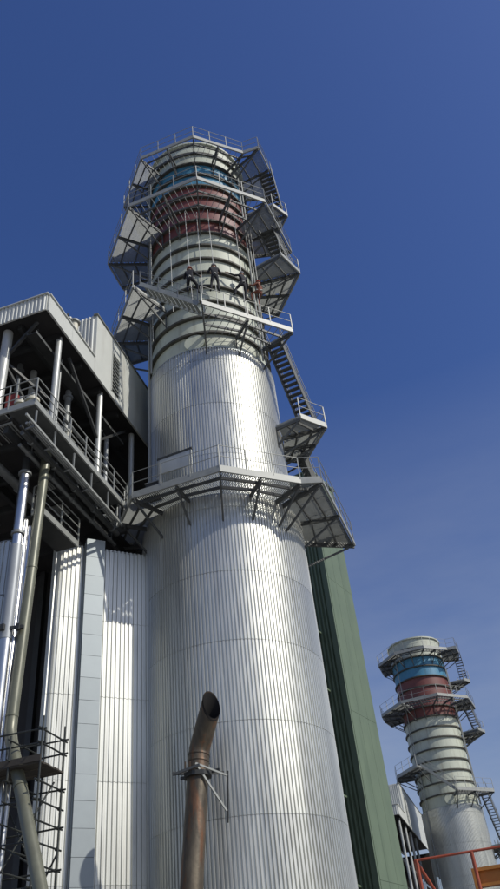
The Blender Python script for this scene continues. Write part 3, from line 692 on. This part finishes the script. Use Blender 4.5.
# ------------------------------------------------------------------ scaffold
t = thing('scaffold', 'dark tube scaffold tower with plank platform at lower left', 'scaffold', (-11.7, 17.9, 0))
sx0, sx1, sy0, sy1 = -12.5, -10.92, 17.45, 18.55
for x, y, h in ((sx0, sy0, 9.1), (sx1, sy0, 9.25), (sx0, sy1, 9.0), (sx1, sy1, 9.3), ((sx0 + sx1) / 2 + .2, sy1, 9.4)):
    MB().tube([(x, y, 0), (x + .03, y, h)], .027, 8).build('upright', 'scaffold_tube', t)
zl = [.5 + .48 * k for k in range(16)] + [8.55, 8.95]
for k, z in enumerate(zl):
    j = random.uniform(-.05, .05)
    MB().tube([(sx1, sy0 - .15, z + j), (sx1, sy1 + .2, z + j)], .024, 7).build('ledger', 'scaffold_tube', t)
    if k % 2 == 0 or z > 8: MB().tube([(sx0 - .3, sy0 + .03, z + j + .05), (sx1 + .12, sy0 + .03, z + j)], .024, 7).build('ledger', 'scaffold_tube', t)
    if k % 2 == 1 or z > 8: MB().tube([(sx0 - .3, sy1, z + .03), (sx1 + .15, sy1, z + j)], .024, 7).build('ledger', 'scaffold_tube', t)
    for y in (sy0, sy1): MB().box((sx1, y, z + j), (.075, .075, .07)).build('coupler', 'scaffold_tube', t)
for x, y in ((-13.5, sy0), (-13.5, sy1), (-11.8, sy0)): MB().tube([(x, y, 0), (x, y, 8.9)], .027, 8).build('upright', 'scaffold_tube', t)
for k in range(17):
    z = .65 + k * .5; MB().tube([(-13.8, sy0 - .04, z), (sx0 + .3, sy0 - .04, z + random.uniform(-.04, .04))], .022, 7).build('ledger', 'scaffold_tube', t)
    MB().tube([(sx0 + .75, sy0 - .2, z + .1), (sx0 + .75, sy1 + .2, z + .1)], .022, 7).build('transom', 'scaffold_tube', t)
for a, b in (((-13.5, sy0, 2.0), (sx0, sy0, 5.0)), ((-13.5, sy0, 7.4), (sx0, sy0, 4.6)), ((sx0, sy1, 7.6), (sx1, sy1, 4.8)), ((sx0, sy1 + .03, 3.5), (sx1, sy1 + .03, 6.2)), ((sx0 + .4, sy0, 5.2), (sx1 - .2, sy1, 7.9)), ((sx1 - .7, sy0, 6.2), (sx1 + .15, sy0, 5.7)), ((sx1, sy0, .5), (sx1, sy1, 3.3))):
    MB().tube([a, b], .024, 7).build('brace', 'scaffold_tube', t)
for k in range(5): MB().box((sx0 + .78 - .15, sy0 + .1 + k * .23, 8.1 + .012 * (k % 2)), (2.0, .215, .04)).build('plank', 'timber_dark', t)
MB().box((sx0 + .63, sy0 - .03, 8.2), (2.0, .03, .16)).build('toe_plank', 'timber_dark', t)

# ------------------------------------------------------------------ brown exhaust pipe
t = thing('vent_pipe', 'rusty brown vent pipe with cut elbow in front of the main stack', 'pipe', (-8.91, 20.84, 0))
cl_ = [Vector((-8.91, 20.84, 0)), Vector((-8.62, 21.59, 5.5)), Vector((-8.47, 21.99, 8.3)), Vector((-8.43, 22.09, 9.05))]
e2 = Vector((-7.86, 21.84, 10.34)); mid_ = Vector((-8.41, 22.10, 9.18)); RP = .31
dd = (e2 - mid_).normalized(); ncut = Vector((.80, -.55, .22)).normalized()
def cut_end(mb, n):
    for i in range(len(mb.v) - n, len(mb.v)): mb.v[i] = mb.v[i] + dd * ((e2 - mb.v[i]).dot(ncut) / dd.dot(ncut))
    return mb
cut_end(MB().tube(cl_ + [mid_, Vector((-8.33, 22.07, 9.38)), e2], RP, 28, caps=(True, False)), 28).build('pipe', 'rust_brown', t, True)
cut_end(MB().tube([e2 - dd * .9, e2], RP - .02, 28, caps=(True, False)), 28).build('bore', 'soot', t, True)
lip_ = MB().tube([e2 - dd * .05, e2], RP + .006, 28, caps=(False, False))
for i in range(56): lip_.v[i] = lip_.v[i] + dd * ((e2 - dd * (.05 if i < 28 else 0) - lip_.v[i]).dot(ncut) / dd.dot(ncut))
lip_.build('lip', 'soot', t, True)
for k in (.93, .985):
    c = cl_[1].lerp(cl_[3], k); d_ = (cl_[3] - cl_[1]).normalized(); MB().tube([c, c + d_ * .05], .328, 28, caps=(False, False)).build('weld_band', 'rust_brown', t, True)
cz = cl_[1].lerp(cl_[3], .83)
fl = MB()
for k in range(28): pass
fl.tube([cz - Vector((0, 0, .07)), cz + Vector((0, 0, .05))], .43, 8); fl.build('collar', 'dark_steel', t)
for s_ in (-1, 1):
    MB().bar(cz + Vector((-.62, -.30 * s_ - .1, .06)), cz + Vector((.66, .38 * s_ - .2 * s_ + .25, .06)), .06, .08).build('collar_beam', 'dark_steel', t)
MB().bar(cz + Vector((-.60, -.42, .02)), cz + Vector((.25, -.46, .14)), .05, .07).build('collar_beam', 'bracket_steel', t)
for a, b in (((.10, -.40, .22), (.75, .2, -1.05)), ((.10, -.40, .22), (.85, .15, -.12)), ((.75, .22, -1.35), (.82, .3, .05))):
    MB().bar(cz + Vector(a), cz + Vector(b), .05, .05).build('strut', 'galvanised_pale' if a[2] > 0 else 'dark_steel', t)
for a in (-.12, .02): MB().bar(cz + Vector((a - .1, -.40, .05)), cz + Vector((a - .1, -.39, .32)), .05, .03).build('lug', 'rust_brown', t)

# ------------------------------------------------------------------ green tower behind
GX, GY0, GY1, GZ = -7.45, 44.2, 47.6, 34.6
t = thing('green_tower', 'tall green clad building behind the main stack', 'building', (GX, GY0, 0))
xa = GX - .35; nsh = 0
while xa > -17.5:
    xb = xa - 1.5; line = []; n = 6
    for q in range(n):
        for tt, h in ((0, 0), (.45, 0), (.55, 1), (.9, 1)): line.append((xa + (xb - xa) * (q + tt) / n, GY0 + .02 - .11 * h))
    line += [(xb, GY0 + .02), (xb, GY0 + .1), (xa, GY0 + .1)]
    MB().prism(line, 0, GZ).build('cladding_sheet', 'green_cladding', t); xa = xb
MB().box((GX - .18, GY0 - .02, GZ / 2), (.34, .16, GZ)).build('corner_flashing', 'green_cladding', t)
for a, b in ((GY0 + .07, 45.3), (45.3, 46.4), (46.4, GY1)):
    for z0_, z1_ in ((0, 8.6), (8.6, 17.3), (17.3, 26), (26, GZ)):
        MB().box((GX - .04, (a + b) / 2, (z0_ + z1_) / 2), (.08, b - a - .015, z1_ - z0_ - .015)).build('side_panel', 'green_cladding', t)
MB().box((-12.4, 45.9, GZ + .05), (10.2, 3.6, .12)).build('roof_cap', 'green_cladding', t)
MB().box((-12.5, GY1 - .1, GZ / 2), (9.9, .1, GZ - .1)).build('rear_wall', 'green_cladding', t)
for z in (12.7, 18.6, 22.3, 8.4):
    bk = MB(); bk.bar((-9.9, GY0 - .1, z), (-8.5, GY0 - .7, z + .1), .12, .14).bar((-9.9, GY0 - .1, z - .9), (-8.6, GY0 - .65, z), .08, .08).bar((-8.5, GY0 - .1, z + .05), (-8.5, GY0 - .75, z + .1), .1, .1)
    bk.build('wall_bracket', 'green_cladding', t)
t.rotation_euler.z = R(-15)

# ------------------------------------------------------------------ far right foreground: orange railing, amber beam, grey dome, truss
t = thing('orange_railing', 'orange painted guard rail on a raised platform at lower right', 'railing', (-1.5, 25, 0))
zz_ = 4.6
MB().tube([(-3.1, 24.82, 5.86), (-.7, 25.0, 5.89), (2.5, 25.24, 5.93)], .034, 10).build('top_rail', 'orange_paint', t, True)
for x in (-3.05, -1.5, .1, 1.7): MB().tube([(x, 24.82 + (x + 3.1) * .075, zz_), (x, 24.82 + (x + 3.1) * .075, 5.87)], .05, 10).build('post', 'orange_paint', t, True)
MB().tube([(-3.05, 24.85, 5.8), (-2.55, 25.9, 4.6)], .05, 10).build('brace', 'orange_paint', t, True)
MB().tube([(-3.1, 24.82, 5.83), (-3.4, 27.5, 5.83)], .045, 10).build('side_rail', 'orange_paint', t, True)
t = thing('steel_platform', 'low steel platform carrying the orange guard rail', 'platform', (0, 26, 0))
MB().box((-.2, 26.4, zz_ - .06), (6.6, 3.4, .1)).build('deck', 'deck_plate', t)
for x in (-3.2, 2.8):
    for y in (25.0, 27.8): MB().box((x, y, (zz_ - .12) / 2), (.2, .2, zz_ - .12)).build('leg', 'dark_steel', t)
t = thing('amber_beam', 'amber painted crane beam end at the lower right corner', 'beam', (0, 40, 0))
MB().box((1.2, 40.2, 7.72), (7.6, .5, .14)).build('top_flange', 'amber_paint', t)
MB().box((1.2, 40.2, 7.4), (7.5, .14, .5)).build('web', 'amber_paint', t)
MB().box((1.2, 40.2, 7.1), (7.6, .5, .12)).build('bottom_flange', 'amber_paint', t)
MB().box((-2.45, 40.0, 7.0), (.25, .6, 1.5)).build('end_plate', 'amber_paint', t)
for x in (-.5, 4.6): MB().box((x, 40.2, 3.5), (.4, .4, 7.04)).build('leg', 'amber_paint', t)
t = thing('grey_dome_tank', 'grey domed tank top under the amber beam', 'tank', (-.6, 43, 0))
MB().tube([(-.6, 43, 0), (-.6, 43, 6.1)], 1.9, 40).build('wall', 'grey_tank', t, True)
MB().tube([(-.6, 43, 6.1), (-.6, 43, 6.55), (-.6, 43, 6.95), (-.6, 43, 7.2), (-.6, 43, 7.3)], 1.9, 40, rs=[1.92, 1.75, 1.35, .8, .2]).build('dome', 'grey_tank', t, True)
t = thing('lattice_mast', 'pale blue lattice steelwork between the far building and far stack', 'mast', (-6.6, 58, 0))
for x, y in ((-7.0, 58), (-6.0, 58), (-7.0, 59), (-6.0, 59)): MB().box((x, y, 5.2), (.12, .12, 10.4)).build('leg', 'pale_blue', t)
for k in range(10):
    z = .3 + k; MB().bar((-7, 58, z), (-6, 58, z), .1, .1).build('crossbar', 'pale_blue', t)
    MB().bar((-7, 57.95, z + (k % 2)), (-6, 57.95, z + 1 - (k % 2)), .1, .1).build('brace', 'pale_blue', t)

# ------------------------------------------------------------------ render defaults
sc.render.engine = 'CYCLES'; sc.cycles.samples = 64; sc.cycles.use_denoising = True
sc.cycles.max_bounces = 8; sc.cycles.diffuse_bounces = 4; sc.cycles.glossy_bounces = 4
sc.render.resolution_x, sc.render.resolution_y = 576, 1024
